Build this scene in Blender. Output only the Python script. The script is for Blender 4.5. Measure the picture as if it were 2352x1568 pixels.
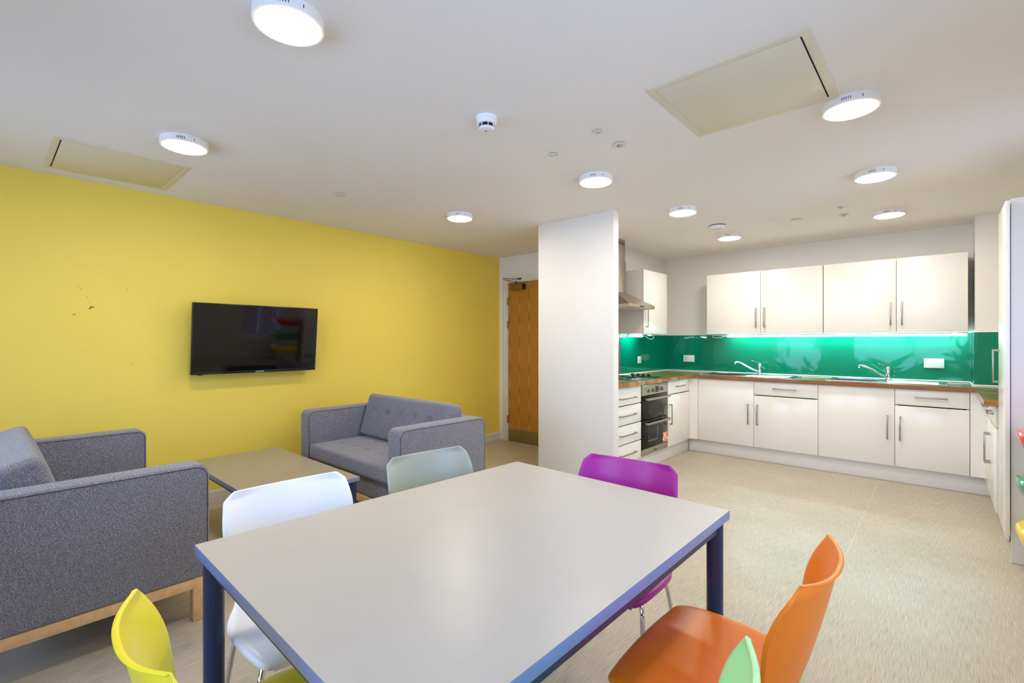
import bpy, bmesh, math, random
from mathutils import Vector, Matrix, noise
random.seed(7)
PI=math.pi
S=bpy.context.scene
COL=S.collection
for o in list(bpy.data.objects): bpy.data.objects.remove(o)

# ------------------------------------------------------------------ materials
def lin(c):
    return tuple((v/255/12.92 if v/255<=.04045 else ((v/255+.055)/1.055)**2.4) for v in c)+(1,)
MATS={}
def mat(name,rgb=(200,200,200),rough=.5,metal=0,coat=0,spec=.5,noise_amt=0,noise_scale=40,stretch=(1,1,1),bump=0,bump_scale=None,emit=None,estr=0,coat_rough=.03,aniso=0):
    m=bpy.data.materials.new(name); m.use_nodes=True
    nt=m.node_tree; b=nt.nodes['Principled BSDF']
    b.inputs['Base Color'].default_value=lin(rgb)
    b.inputs['Roughness'].default_value=rough
    b.inputs['Metallic'].default_value=metal
    b.inputs['Coat Weight'].default_value=coat
    b.inputs['Coat Roughness'].default_value=coat_rough
    b.inputs['Specular IOR Level'].default_value=spec
    if emit:
        b.inputs['Emission Color'].default_value=lin(emit); b.inputs['Emission Strength'].default_value=estr
    tc=nt.nodes.new('ShaderNodeTexCoord'); mp=nt.nodes.new('ShaderNodeMapping')
    mp.inputs['Scale'].default_value=stretch
    nt.links.new(tc.outputs['Object'],mp.inputs['Vector'])
    nz=nt.nodes.new('ShaderNodeTexNoise'); nz.inputs['Scale'].default_value=noise_scale; nz.inputs['Detail'].default_value=4
    nt.links.new(mp.outputs['Vector'],nz.inputs['Vector'])
    if noise_amt:
        mr=nt.nodes.new('ShaderNodeMapRange'); mr.inputs['To Min'].default_value=1-noise_amt; mr.inputs['To Max'].default_value=1+noise_amt
        mr.inputs['From Min'].default_value=.25; mr.inputs['From Max'].default_value=.75
        nt.links.new(nz.outputs['Fac'],mr.inputs['Value'])
        mx=nt.nodes.new('ShaderNodeVectorMath'); mx.operation='SCALE'
        mx.inputs[0].default_value=lin(rgb)[:3]
        nt.links.new(mr.outputs['Result'],mx.inputs['Scale'])
        nt.links.new(mx.outputs['Vector'],b.inputs['Base Color'])
    if bump:
        bp=nt.nodes.new('ShaderNodeBump'); bp.inputs['Strength'].default_value=bump; bp.inputs['Distance'].default_value=.002
        src=nz
        if bump_scale:
            src=nt.nodes.new('ShaderNodeTexNoise'); src.inputs['Scale'].default_value=bump_scale; src.inputs['Detail'].default_value=2
            nt.links.new(mp.outputs['Vector'],src.inputs['Vector'])
        nt.links.new(src.outputs['Fac'],bp.inputs['Height']); nt.links.new(bp.outputs['Normal'],b.inputs['Normal'])
    MATS[name]=m
    return m
def N(nt,t,**kw):
    n=nt.nodes.new(t)
    for k,v in kw.items(): setattr(n,k,v)
    return n
def ramp(nt,stops):
    r=nt.nodes.new('ShaderNodeValToRGB'); e=r.color_ramp.elements
    e[0].position=stops[0][0]; e[0].color=lin(stops[0][1])
    e[1].position=stops[-1][0]; e[1].color=lin(stops[-1][1])
    for p,c in stops[1:-1]:
        x=e.new(p); x.color=lin(c)
    return r
def math_(nt,op,a,b=None,c=None):
    n=N(nt,'ShaderNodeMath',operation=op)
    for i,v in enumerate((a,b,c)):
        if v is None: continue
        if isinstance(v,(int,float)): n.inputs[i].default_value=v
        else: nt.links.new(v,n.inputs[i])
    return n.outputs[0]

M_white_wall=mat('paint_white',(232,229,222),.75,noise_amt=.012,noise_scale=3,bump=.05,bump_scale=220)
M_ceiling=mat('paint_ceiling',(236,232,226),.85,noise_amt=.01,noise_scale=2,bump=.05,bump_scale=200)
M_yellow=mat('paint_yellow',(244,217,88),.6,noise_amt=.02,noise_scale=2.2,bump=.06,bump_scale=240)
M_skirt=mat('gloss_skirting',(225,220,208),.4)
M_hatch=mat('hatch_metal',(220,213,188),.45,noise_amt=.01,noise_scale=5)
M_gap=mat('shadow_gap',(22,20,18),.8)
M_gloss=mat('gloss_white_door',(240,238,233),.2,noise_amt=.004,noise_scale=3)
M_carc=mat('carcass_white',(226,224,218),.4)
M_plinth=mat('plinth_white',(232,232,230),.35,noise_amt=.01,noise_scale=4)
M_nickel=mat('brushed_nickel',(176,166,148),.28,metal=1,noise_amt=.05,noise_scale=200,stretch=(1,1,.05))
M_steel=mat('brushed_steel',(190,182,168),.3,metal=1,noise_amt=.06,noise_scale=260,stretch=(.03,1,1))
M_hood=mat('hood_steel',(186,176,160),.33,metal=1,noise_amt=.05,noise_scale=260,stretch=(1,1,.03))
M_sink=mat('sink_steel',(205,208,208),.16,metal=1,noise_amt=.03,noise_scale=120)
M_chrome=mat('chrome',(225,225,228),.06,metal=1)
M_ovenglass=mat('oven_glass',(9,9,8),.08,spec=.3)
M_ovenwin=mat('oven_window',(30,30,31),.1,spec=.3)
M_black=mat('black_plastic',(14,14,15),.25)
M_hob=mat('hob_glass',(6,8,8),.04,coat=1)
M_orange_st=mat('orange_sticker',(245,98,18),.45)
M_amber=mat('amber_sticker',(255,158,30),.45)
M_whiteprint=mat('white_print',(246,244,240),.5)
M_darkprint=mat('dark_print',(40,34,30),.5)
M_plate=mat('white_plastic',(236,234,230),.3)
M_tv=mat('tv_bezel',(12,12,14),.12,coat=.5)
M_screen=mat('tv_screen',(7,6,6),.045,spec=.42)
M_tabletop=mat('laminate_grey',(186,182,174),.34,noise_amt=.018,noise_scale=7,bump=.03,bump_scale=500)
M_edge=mat('table_edge_daylit',(122,138,192),.3)  # grey edging with the blue window light mixed into its colour
M_coffee=mat('laminate_dark_grey',(160,150,132),.36,noise_amt=.02,noise_scale=7)
M_leg=mat('anthracite_metal',(36,48,84),.3,noise_amt=.02,noise_scale=30)
M_woodleg=mat('beech_wood',(222,180,132),.45,noise_amt=.13,noise_scale=30,stretch=(8,1,1))
M_seam=mat('seam_thread',(52,50,56),.9)
M_cable=mat('white_cable',(230,230,226),.4)
M_alu=mat('aluminium_strip',(205,206,204),.35,metal=.6)
M_lampbody=mat('lamp_body',(238,236,230),.4)
M_lamp=mat('lamp_diffuser',(255,250,240),.5,emit=(255,245,229),estr=37)
M_led=mat('led_diffuser',(240,255,255),.5,emit=(190,248,255),estr=26)
M_bead=mat('sealant_white',(244,246,242),.4,coat=.3)
M_kick=mat('kick_plate',(150,135,90),.4,metal=.8)
M_closer=mat('door_closer_bronze',(140,108,52),.35,metal=.6)
M_darkmetal=mat('dark_metal',(58,48,36),.4,metal=.7)
M_hinge=mat('hinge_steel',(170,160,130),.35,metal=.9)
M_detector=mat('detector_white',(236,236,240),.35)
M_greyplastic=mat('grey_plastic',(214,210,200),.4)
M_lens=mat('sensor_lens',(150,150,145),.2,coat=.4)
M_upvc=mat('window_frame_white',(230,232,236),.35)
M_binbody=mat('bin_body',(205,212,222),.35)

def chair_mat(n,rgb): return mat(n,rgb,.33,noise_amt=.012,noise_scale=6,bump=.03,bump_scale=900)
M_c_white=chair_mat('chair_white',(250,251,253)); M_c_grey=chair_mat('chair_grey_green',(170,175,158))
M_c_purple=chair_mat('chair_purple',(178,38,150)); M_c_orange=chair_mat('chair_orange',(255,134,24))
M_c_yellow=chair_mat('chair_yellow',(250,232,52)); M_c_green=chair_mat('chair_pale_green',(186,250,172))
M_lid_red=mat('lid_red',(226,28,34),.14,coat=.6); M_lid_green=mat('lid_green',(20,150,100),.14,coat=.6); M_lid_yellow=mat('lid_yellow',(250,212,0),.14,coat=.6)

def m_floor():
    m=mat('vinyl_floor',(190,178,152),.36); nt=m.node_tree; b=nt.nodes['Principled BSDF']
    tc=N(nt,'ShaderNodeTexCoord'); mp=N(nt,'ShaderNodeMapping'); mp.inputs['Scale'].default_value=(260,7,1)
    nt.links.new(tc.outputs['Object'],mp.inputs['Vector'])
    n1=N(nt,'ShaderNodeTexNoise'); n1.inputs['Scale'].default_value=1.6; n1.inputs['Detail'].default_value=5
    nt.links.new(mp.outputs['Vector'],n1.inputs['Vector'])
    n2=N(nt,'ShaderNodeTexNoise'); n2.inputs['Scale'].default_value=2.2; n2.inputs['Detail'].default_value=3
    nt.links.new(tc.outputs['Object'],n2.inputs['Vector'])
    f=math_(nt,'MULTIPLY_ADD',n1.outputs['Fac'],.8,math_(nt,'MULTIPLY',n2.outputs['Fac'],.2))
    r=ramp(nt,[(.3,(148,138,120)),(.47,(176,167,148)),(.6,(193,184,167)),(.75,(208,200,186))])
    nt.links.new(f,r.inputs['Fac'])
    # faint welded seams between the vinyl sheets, running the length of the room
    sp=N(nt,'ShaderNodeSeparateXYZ'); nt.links.new(tc.outputs['Object'],sp.inputs[0])
    fr=math_(nt,'FRACT',math_(nt,'DIVIDE',math_(nt,'ADD',sp.outputs['X'],9.93),1.0))
    seam=math_(nt,'LESS_THAN',math_(nt,'ABSOLUTE',math_(nt,'SUBTRACT',fr,.5)),.0022)
    mx=N(nt,'ShaderNodeMix',data_type='RGBA'); nt.links.new(math_(nt,'MULTIPLY',seam,.35),mx.inputs['Factor'])
    nt.links.new(r.outputs['Color'],mx.inputs[6]); mx.inputs[7].default_value=lin((226,220,206))
    nt.links.new(mx.outputs[2],b.inputs['Base Color'])
    bp=N(nt,'ShaderNodeBump'); bp.inputs['Strength'].default_value=.12; bp.inputs['Distance'].default_value=.001
    nt.links.new(n1.outputs['Fac'],bp.inputs['Height']); nt.links.new(bp.outputs['Normal'],b.inputs['Normal'])
    return m
M_floor=m_floor()

def m_worktop():
    m=mat('walnut_block_worktop',(150,95,45),.16,coat=.35,coat_rough=.1); nt=m.node_tree; b=nt.nodes['Principled BSDF']
    tc=N(nt,'ShaderNodeTexCoord')
    br=N(nt,'ShaderNodeTexBrick'); br.inputs['Scale'].default_value=1; br.inputs['Brick Width'].default_value=.42; br.inputs['Row Height'].default_value=.045
    br.inputs['Mortar Size'].default_value=.0006; br.inputs['Color1'].default_value=(0,0,0,1); br.inputs['Color2'].default_value=(1,1,1,1); br.inputs['Mortar'].default_value=(.3,.3,.3,1)
    nt.links.new(tc.outputs['Object'],br.inputs['Vector'])
    mp=N(nt,'ShaderNodeMapping'); mp.inputs['Scale'].default_value=(4,60,60); nt.links.new(tc.outputs['Object'],mp.inputs['Vector'])
    n1=N(nt,'ShaderNodeTexNoise'); n1.inputs['Scale'].default_value=1.3; n1.inputs['Detail'].default_value=6; nt.links.new(mp.outputs['Vector'],n1.inputs['Vector'])
    sv=N(nt,'ShaderNodeSeparateXYZ'); nt.links.new(br.outputs['Color'],sv.inputs[0])
    f=math_(nt,'MULTIPLY_ADD',sv.outputs['X'],.45,math_(nt,'MULTIPLY',n1.outputs['Fac'],.6))
    r=ramp(nt,[(.15,(92,60,30)),(.4,(136,92,48)),(.65,(168,120,66)),(.9,(198,152,92))])
    nt.links.new(f,r.inputs['Fac']); nt.links.new(r.outputs['Color'],b.inputs['Base Color'])
    return m
M_worktop=m_worktop()

def m_door():
    m=mat('oak_veneer',(170,110,30),.35); nt=m.node_tree; b=nt.nodes['Principled BSDF']
    tc=N(nt,'ShaderNodeTexCoord'); sp=N(nt,'ShaderNodeSeparateXYZ'); nt.links.new(tc.outputs['Object'],sp.inputs[0])
    fx=math_(nt,'SUBTRACT',math_(nt,'FRACT',math_(nt,'DIVIDE',math_(nt,'ADD',sp.outputs['X'],.03),.165)),.5)
    mp=N(nt,'ShaderNodeMapping'); mp.inputs['Scale'].default_value=(14,1,1.5); nt.links.new(tc.outputs['Object'],mp.inputs['Vector'])
    n1=N(nt,'ShaderNodeTexNoise'); n1.inputs['Scale'].default_value=1.2; n1.inputs['Detail'].default_value=4; nt.links.new(mp.outputs['Vector'],n1.inputs['Vector'])
    zz=math_(nt,'ABSOLUTE',math_(nt,'SUBTRACT',sp.outputs['Z'],1.12))
    v=math_(nt,'ADD',math_(nt,'MULTIPLY',math_(nt,'MULTIPLY',fx,fx),22),math_(nt,'MULTIPLY',zz,-3.4))
    v=math_(nt,'ADD',v,math_(nt,'MULTIPLY',n1.outputs['Fac'],1.1))
    s=math_(nt,'FRACT',v)
    s=math_(nt,'PINGPONG',v,.5)
    mp2=N(nt,'ShaderNodeMapping'); mp2.inputs['Scale'].default_value=(300,1,6); nt.links.new(tc.outputs['Object'],mp2.inputs['Vector'])
    n2=N(nt,'ShaderNodeTexNoise'); n2.inputs['Scale'].default_value=1; n2.inputs['Detail'].default_value=3; nt.links.new(mp2.outputs['Vector'],n2.inputs['Vector'])
    f=math_(nt,'MULTIPLY_ADD',s,.9,math_(nt,'MULTIPLY',n2.outputs['Fac'],.5))
    r=ramp(nt,[(.2,(150,92,26)),(.5,(184,124,44)),(.85,(206,150,66))])
    nt.links.new(f,r.inputs['Fac']); nt.links.new(r.outputs['Color'],b.inputs['Base Color'])
    return m
M_door=m_door()

def m_fabric():
    m=mat('grey_melange_fabric',(118,116,124),.9,spec=.2); nt=m.node_tree; b=nt.nodes['Principled BSDF']
    tc=N(nt,'ShaderNodeTexCoord')
    acc=None
    for sc in ((240,1350,0),(1350,240,0)):
        mp=N(nt,'ShaderNodeMapping'); mp.inputs['Scale'].default_value=(sc[0],sc[1]*.0+sc[0],sc[1]) if False else (sc[0],sc[0],sc[1])
        nt.links.new(tc.outputs['Object'],mp.inputs['Vector'])
        n1=N(nt,'ShaderNodeTexNoise'); n1.inputs['Scale'].default_value=.7; n1.inputs['Detail'].default_value=3; nt.links.new(mp.outputs['Vector'],n1.inputs['Vector'])
        acc=n1.outputs['Fac'] if acc is None else math_(nt,'MULTIPLY',math_(nt,'ADD',acc,n1.outputs['Fac']),.5)
    r=ramp(nt,[(.34,(60,58,66)),(.5,(116,115,124)),(.64,(184,183,194))])
    nt.links.new(acc,r.inputs['Fac']); nt.links.new(r.outputs['Color'],b.inputs['Base Color'])
    bp=N(nt,'ShaderNodeBump'); bp.inputs['Strength'].default_value=.4; bp.inputs['Distance'].default_value=.0015
    nt.links.new(acc,bp.inputs['Height']); nt.links.new(bp.outputs['Normal'],b.inputs['Normal'])
    b.inputs['Sheen Weight'].default_value=.25
    return m
M_fabric=m_fabric()

def m_splash():
    m=mat('green_back_painted_glass',(0,124,94),.05,coat=0,spec=.42); nt=m.node_tree; b=nt.nodes['Principled BSDF']
    tc=N(nt,'ShaderNodeTexCoord')
    n1=N(nt,'ShaderNodeTexNoise'); n1.inputs['Scale'].default_value=2.6; n1.inputs['Detail'].default_value=1.5; n1.inputs['Distortion'].default_value=1.2
    nt.links.new(tc.outputs['Object'],n1.inputs['Vector'])
    bp=N(nt,'ShaderNodeBump'); bp.inputs['Strength'].default_value=.5; bp.inputs['Distance'].default_value=.009
    nt.links.new(n1.outputs['Fac'],bp.inputs['Height']); nt.links.new(bp.outputs['Normal'],b.inputs['Normal']); nt.links.new(bp.outputs['Normal'],b.inputs['Coat Normal'])
    return m
M_splash=m_splash()

def m_pane():
    m=bpy.data.materials.new('window_glass'); m.use_nodes=True; nt=m.node_tree
    for n in list(nt.nodes): nt.nodes.remove(n)
    o=N(nt,'ShaderNodeOutputMaterial'); mx=N(nt,'ShaderNodeMixShader'); t=N(nt,'ShaderNodeBsdfTransparent'); g=N(nt,'ShaderNodeBsdfGlossy'); g.inputs['Roughness'].default_value=0
    f=N(nt,'ShaderNodeFresnel'); f.inputs['IOR'].default_value=1.45
    nt.links.new(f.outputs[0],mx.inputs[0]); nt.links.new(t.outputs[0],mx.inputs[1]); nt.links.new(g.outputs[0],mx.inputs[2]); nt.links.new(mx.outputs[0],o.inputs[0])
    return m
M_pane=m_pane()
M_brick=mat('far_brick',(120,84,78),.8,noise_amt=.1,noise_scale=3)
M_farpane=mat('far_window',(150,170,190),.2)

# ------------------------------------------------------------------ geometry
class MB:
    def __init__(s): s.bm=bmesh.new()
    def _merge(s,bm):
        me=bpy.data.meshes.new('t'); bm.to_mesh(me); bm.free(); s.bm.from_mesh(me); bpy.data.meshes.remove(me)
    def box(s,x0,x1,y0,y1,z0,z1,bev=0,seg=2,mtx=None):
        bm=bmesh.new(); bmesh.ops.create_cube(bm,size=1)
        sx,sy,sz=abs(x1-x0),abs(y1-y0),abs(z1-z0)
        bmesh.ops.transform(bm,matrix=Matrix.Translation(((x0+x1)/2,(y0+y1)/2,(z0+z1)/2))@Matrix.Diagonal((sx,sy,sz,1)),verts=bm.verts)
        if bev>0:
            bev=min(bev,min(sx,sy,sz)*.49)
            bmesh.ops.bevel(bm,geom=list(bm.edges),offset=bev,segments=seg,profile=.5,affect='EDGES')
        if mtx: bmesh.ops.transform(bm,matrix=mtx,verts=bm.verts)
        s._merge(bm); return s
    def prism(s,pts,axis,a,b,bev=0,seg=2):
        """polygon pts extruded along axis ('x','y','z') from a to b"""
        bm=bmesh.new()
        def P(p,t):
            return {'x':(t,p[0],p[1]),'y':(p[0],t,p[1]),'z':(p[0],p[1],t)}[axis]
        va=[bm.verts.new(P(p,a)) for p in pts]; vb=[bm.verts.new(P(p,b)) for p in pts]
        n=len(pts); bm.faces.new(va); bm.faces.new(vb[::-1])
        for i in range(n): bm.faces.new((va[i],vb[i],vb[(i+1)%n],va[(i+1)%n]))
        bmesh.ops.recalc_face_normals(bm,faces=bm.faces)
        if bev>0:
            ed=[e for e in bm.edges if len(e.link_faces)==2 and e.calc_face_angle(0)>.6]
            bmesh.ops.bevel(bm,geom=ed,offset=bev,segments=seg,profile=.5,affect='EDGES')
        s._merge(bm); return s
    def tube(s,pts,r,n=12,smooth=6,cap=True,flat=None):
        P=[Vector(p) for p in pts]
        if smooth and len(P)>2:
            Q=[]
            for i in range(len(P)-1):
                p0=P[max(i-1,0)];p1=P[i];p2=P[i+1];p3=P[min(i+2,len(P)-1)]
                for k in range(smooth):
                    t=k/smooth
                    Q.append(.5*((2*p1)+(-p0+p2)*t+(2*p0-5*p1+4*p2-p3)*t*t+(-p0+3*p1-3*p2+p3)*t**3))
            Q.append(P[-1]); P=Q
        bm=bmesh.new(); rings=[]; up=None
        for i,p in enumerate(P):
            d=(P[min(i+1,len(P)-1)]-P[max(i-1,0)]).normalized()
            if up is None:
                up=Vector((0,0,1)) if abs(d.z)<.9 else Vector((1,0,0))
            a=d.cross(up).normalized(); up=a.cross(d).normalized()
            rr=r(i/(len(P)-1)) if callable(r) else r
            rings.append([bm.verts.new(p+(a*math.cos(2*PI*k/n)+up*math.sin(2*PI*k/n))*rr) for k in range(n)])
        for i in range(len(rings)-1):
            for k in range(n): bm.faces.new((rings[i][k],rings[i][(k+1)%n],rings[i+1][(k+1)%n],rings[i+1][k]))
        if cap: bm.faces.new(rings[0][::-1]); bm.faces.new(rings[-1])
        bmesh.ops.recalc_face_normals(bm,faces=bm.faces)
        s._merge(bm); return s
    def lathe(s,prof,c,n=40,axis='z',sup=2,sx=1,sy=1):
        """prof=[(r,z)] around a vertical axis at c (superellipse exponent sup)"""
        bm=bmesh.new(); rings=[]
        for r,z in prof:
            ring=[]
            for k in range(n):
                t=2*PI*k/n; ct,st=math.cos(t),math.sin(t)
                x=math.copysign(abs(ct)**(2/sup),ct)*r*sx; y=math.copysign(abs(st)**(2/sup),st)*r*sy
                v={'z':(x,y,z),'y':(x,z,y),'x':(z,x,y)}[axis]
                ring.append(bm.verts.new((c[0]+v[0],c[1]+v[1],c[2]+v[2])))
            rings.append(ring)
        for i in range(len(rings)-1):
            for k in range(n): bm.faces.new((rings[i][k],rings[i][(k+1)%n],rings[i+1][(k+1)%n],rings[i+1][k]))
        bm.faces.new(rings[0][::-1]); bm.faces.new(rings[-1])
        bmesh.ops.remove_doubles(bm,verts=bm.verts,dist=1e-6)
        bmesh.ops.recalc_face_normals(bm,faces=bm.faces)
        s._merge(bm); return s
    def cells(s,us,vs,inside,w0,w1,axis='z',bev=0):
        """plate made of grid cells; inside(cu,cv)->bool; thickness w0..w1 along axis"""
        bm=bmesh.new(); us=sorted(set(us)); vs=sorted(set(vs)); V={}
        def P(u,v,w): return {'z':(u,v,w),'y':(u,w,v),'x':(w,u,v)}[axis]
        def g(i,j,w):
            k=(i,j,w)
            if k not in V: V[k]=bm.verts.new(P(us[i],vs[j],w))
            return V[k]
        I=lambda i,j: 0<=i<len(us)-1 and 0<=j<len(vs)-1 and inside((us[i]+us[i+1])/2,(vs[j]+vs[j+1])/2)
        for i in range(len(us)-1):
            for j in range(len(vs)-1):
                if not I(i,j): continue
                bm.faces.new((g(i,j,w0),g(i,j+1,w0),g(i+1,j+1,w0),g(i+1,j,w0)))
                bm.faces.new((g(i,j,w1),g(i+1,j,w1),g(i+1,j+1,w1),g(i,j+1,w1)))
                if not I(i-1,j): bm.faces.new((g(i,j,w0),g(i,j,w1),g(i,j+1,w1),g(i,j+1,w0)))
                if not I(i+1,j): bm.faces.new((g(i+1,j,w0),g(i+1,j+1,w0),g(i+1,j+1,w1),g(i+1,j,w1)))
                if not I(i,j-1): bm.faces.new((g(i,j,w0),g(i+1,j,w0),g(i+1,j,w1),g(i,j,w1)))
                if not I(i,j+1): bm.faces.new((g(i,j+1,w0),g(i,j+1,w1),g(i+1,j+1,w1),g(i+1,j+1,w0)))
        bmesh.ops.recalc_face_normals(bm,faces=bm.faces)
        if bev>0:
            ed=[e for e in bm.edges if len(e.link_faces)==2 and e.calc_face_angle(0)>.6]
            bmesh.ops.bevel(bm,geom=ed,offset=bev,segments=2,profile=.5,affect='EDGES')
        s._merge(bm); return s
    def rbox(s,size,r,n,c=(0,0,0),fn=None,mtx=None):
        """soft rounded box: subdivided cube clamped to a rounded box, fn deforms local points"""
        bm=bmesh.new(); bmesh.ops.create_cube(bm,size=2)
        bmesh.ops.subdivide_edges(bm,edges=bm.edges,cuts=n,use_grid_fill=True)
        h=Vector(size)/2
        for v in bm.verts:
            p=Vector((math.copysign(min(1,abs(v.co.x)),v.co.x)*h.x,v.co.y*h.y,v.co.z*h.z))
            q=Vector([max(-h[i]+r,min(h[i]-r,p[i])) for i in range(3)])
            d=p-q
            if d.length>1e-9: p=q+d.normalized()*min(r,d.length if max(abs(d.x),abs(d.y),abs(d.z))<r*.999 else r)
            if fn: p=fn(p)
            v.co=p+Vector(c)
        if mtx: bmesh.ops.transform(bm,matrix=mtx,verts=bm.verts)
        s._merge(bm); return s

def setprops(o,label=None,cat=None,group=None,kind=None):
    if label: o['label']=label
    if cat: o['category']=cat
    if group: o['group']=group
    if kind: o['kind']=kind
WM={}
def thing(name,label,cat,loc=(0,0,0),rotz=0,group=None,rot=None,kind=None):
    o=bpy.data.objects.new(name,None); COL.objects.link(o); o.empty_display_size=.05
    o.location=loc; o.rotation_euler=rot or (0,0,rotz)
    WM[o.name]=Matrix.Translation(loc)@o.rotation_euler.to_matrix().to_4x4()
    setprops(o,label,cat,group,kind); return o
def obj(name,mb,m,parent=None,world=False,smooth=True,label=None,cat=None,group=None,kind=None,loc=None,angle=35):
    me=bpy.data.meshes.new(name); mb.bm.to_mesh(me); mb.bm.free()
    o=bpy.data.objects.new(name,me); COL.objects.link(o)
    me.materials.append(m)
    if parent is not None:
        o.parent=parent
        pm=WM[parent.name]
        if world: me.transform(pm.inverted())
        WM[o.name]=pm
    else:
        if loc is None:
            xs=[v.co for v in me.vertices]
            loc=Vector((sum(p.x for p in (min(xs,key=lambda q:q.x),max(xs,key=lambda q:q.x)))/2,
                        sum(p.y for p in (min(xs,key=lambda q:q.y),max(xs,key=lambda q:q.y)))/2,min(p.z for p in xs)))
        me.transform(Matrix.Translation(-Vector(loc))); o.location=loc
        WM[o.name]=Matrix.Translation(loc)
    if smooth:
        for p in me.polygons: p.use_smooth=True
        try: me.set_sharp_from_angle(angle=math.radians(angle))
        except Exception: pass
    setprops(o,label,cat,group,kind)
    return o
def struct(name,mb,m,smooth=False,**k): return obj(name,mb,m,kind='structure',smooth=smooth,**k)
def text_mb(txt,size,depth,mtx):
    cu=bpy.data.curves.new('txt','FONT'); cu.body=txt; cu.size=size; cu.extrude=depth; cu.align_x='CENTER'; cu.align_y='CENTER'; cu.resolution_u=3
    o=bpy.data.objects.new('txt',cu); me=bpy.data.meshes.new_from_object(o)
    bpy.data.objects.remove(o); bpy.data.curves.remove(cu)
    me.transform(mtx); mb=MB(); mb.bm.from_mesh(me); bpy.data.meshes.remove(me); return mb

# ------------------------------------------------------------------ room shell
CH=2.41
XL,XR=-4.39,.92          # left (yellow) wall, right wall
YB,YD,YK=-1.35,4.63,6.25 # wall behind, door wall, kitchen back wall
struct('floor',MB().box(XL-.12,XR+.22,YB-.22,YK+.12,-.1,0),M_floor,loc=(0,0,0))
struct('ceiling',MB().box(XL-.12,XR+.22,YB-.22,YK+.12,CH,CH+.12),M_ceiling)
wl=struct('wall_left',MB().box(XL-.12,XL,YB-.2,YK,0,CH),M_yellow)
# small chips and scuffs in the paint
sc=MB()
for y,z,l,a,w in ((.503,1.535,.014,1.0,.006),(.515,1.538,.01,.5,.005),(.419,1.484,.009,.3,.004),(.441,1.676,.006,2,.002),(.452,1.662,.005,1.2,.002),(.487,1.606,.006,2,.002),(.497,1.572,.005,2,.0015),(.704,1.688,.005,1.4,.0015),(.706,1.672,.006,1.7,.0015),(.731,1.138,.006,1.2,.002)):
    sc.box(-.0004,.0006,-l,l,-w/2,w/2,mtx=Matrix.Translation((XL,y,z))@Matrix.Rotation(a,4,'X'))
obj('scuff_mark',sc,mat('scuff',(96,84,30),.8),wl,world=True,smooth=False)
# right wall with two windows, rear wall with two windows
RW=[(.1,1.9,.85,2.15),(3.15,3.88,.35,2.15)]
BW=[(-4.0,-2.3,.55,2.15),(-1.5,.4,.85,2.15)]
def inside(rects): return lambda u,v: not any(a<u<b and c<v<d for a,b,c,d in rects)
struct('wall_right',MB().cells([YB-.12,YK+.12]+[q for r in RW for q in r[:2]],[0,CH]+[q for r in RW for q in r[2:]],inside(RW),XR,XR+.2,'x'),M_white_wall)
struct('wall_rear',MB().cells([XL,XR]+[q for r in BW for q in r[:2]],[0,CH]+[q for r in BW for q in r[2:]],inside(BW),YB-.2,YB,'y'),M_white_wall)
for i,(axis,r) in enumerate([('x',RW[0]),('x',RW[1]),('y',BW[0]),('y',BW[1])]):
    a,b,c,d=r; f=.05
    w=XR+.08 if axis=='x' else YB-.14
    t=thing('window_%d'%(i+1),None,None,((w,(a+b)/2,c) if axis=='x' else ((a+b)/2,w,c)),kind='structure')
    mid=(a+b)/2
    obj('window_frame',MB().cells([a,a+f,mid-.03,mid+.03,b-f,b],[c,c+f,d-f,d],lambda u,v:not(((a+f<u<mid-.03) or (mid+.03<u<b-f)) and c+f<v<d-f),w,w+.06,axis,.004),M_upvc,t,world=True)
    obj('glass_pane',MB().cells([a+f-.005,b-f+.005],[c+f-.005,d-f+.005],lambda u,v:True,w+.026,w+.032,axis),M_pane,t,world=True,smooth=False)
struct('wall_kitchen',MB().box(XL-.12,XR,YK,YK+.12,0,CH),M_white_wall)
# door wall with opening
DX0,DX1,DZ=-4.228,-3.302,2.062
struct('wall_door_side',MB().cells([XL,DX0-.03,DX1+.03,-2.9],[0,DZ+.03,CH],lambda u,v: not(DX0-.03<u<DX1+.03 and v<DZ+.03),YD,YD+.1,'y'),M_white_wall)
# partition between corridor and kitchen with its projecting nib
struct('wall_partition',MB().prism([(-2.86,3.555),(-2.05,3.555),(-2.05,3.64),(-2.8,3.64),(-2.8,6.25),(-2.9,6.25),(-2.9,3.64),(-2.86,3.64)],'z',0,CH,bev=.002),M_white_wall,smooth=True)
# pier in the far right corner of the kitchen
struct('wall_pier',MB().box(.225,XR,5.88,YK,0,CH),M_white_wall)
# skirtings
def skirt(name,pts,axis,a,b): return struct(name,MB().prism(pts,axis,a,b),M_skirt)
prof=lambda s,o:[(o,0),(o+s*.016,0),(o+s*.016,.082),(o+s*.010,.095),(o,.095)]
skirt('baseboard_left',prof(1,XL),'y',YB,YD)
struct('baseboard_door_side',MB().prism([(YD,0),(YD-.016,0),(YD-.016,.082),(YD-.01,.095),(YD,.095)],'x',-3.2,-2.9),M_skirt)
struct('baseboard_partition',MB().prism(prof(-1,-2.9),'y',3.65,YD-.016),M_skirt)
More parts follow.
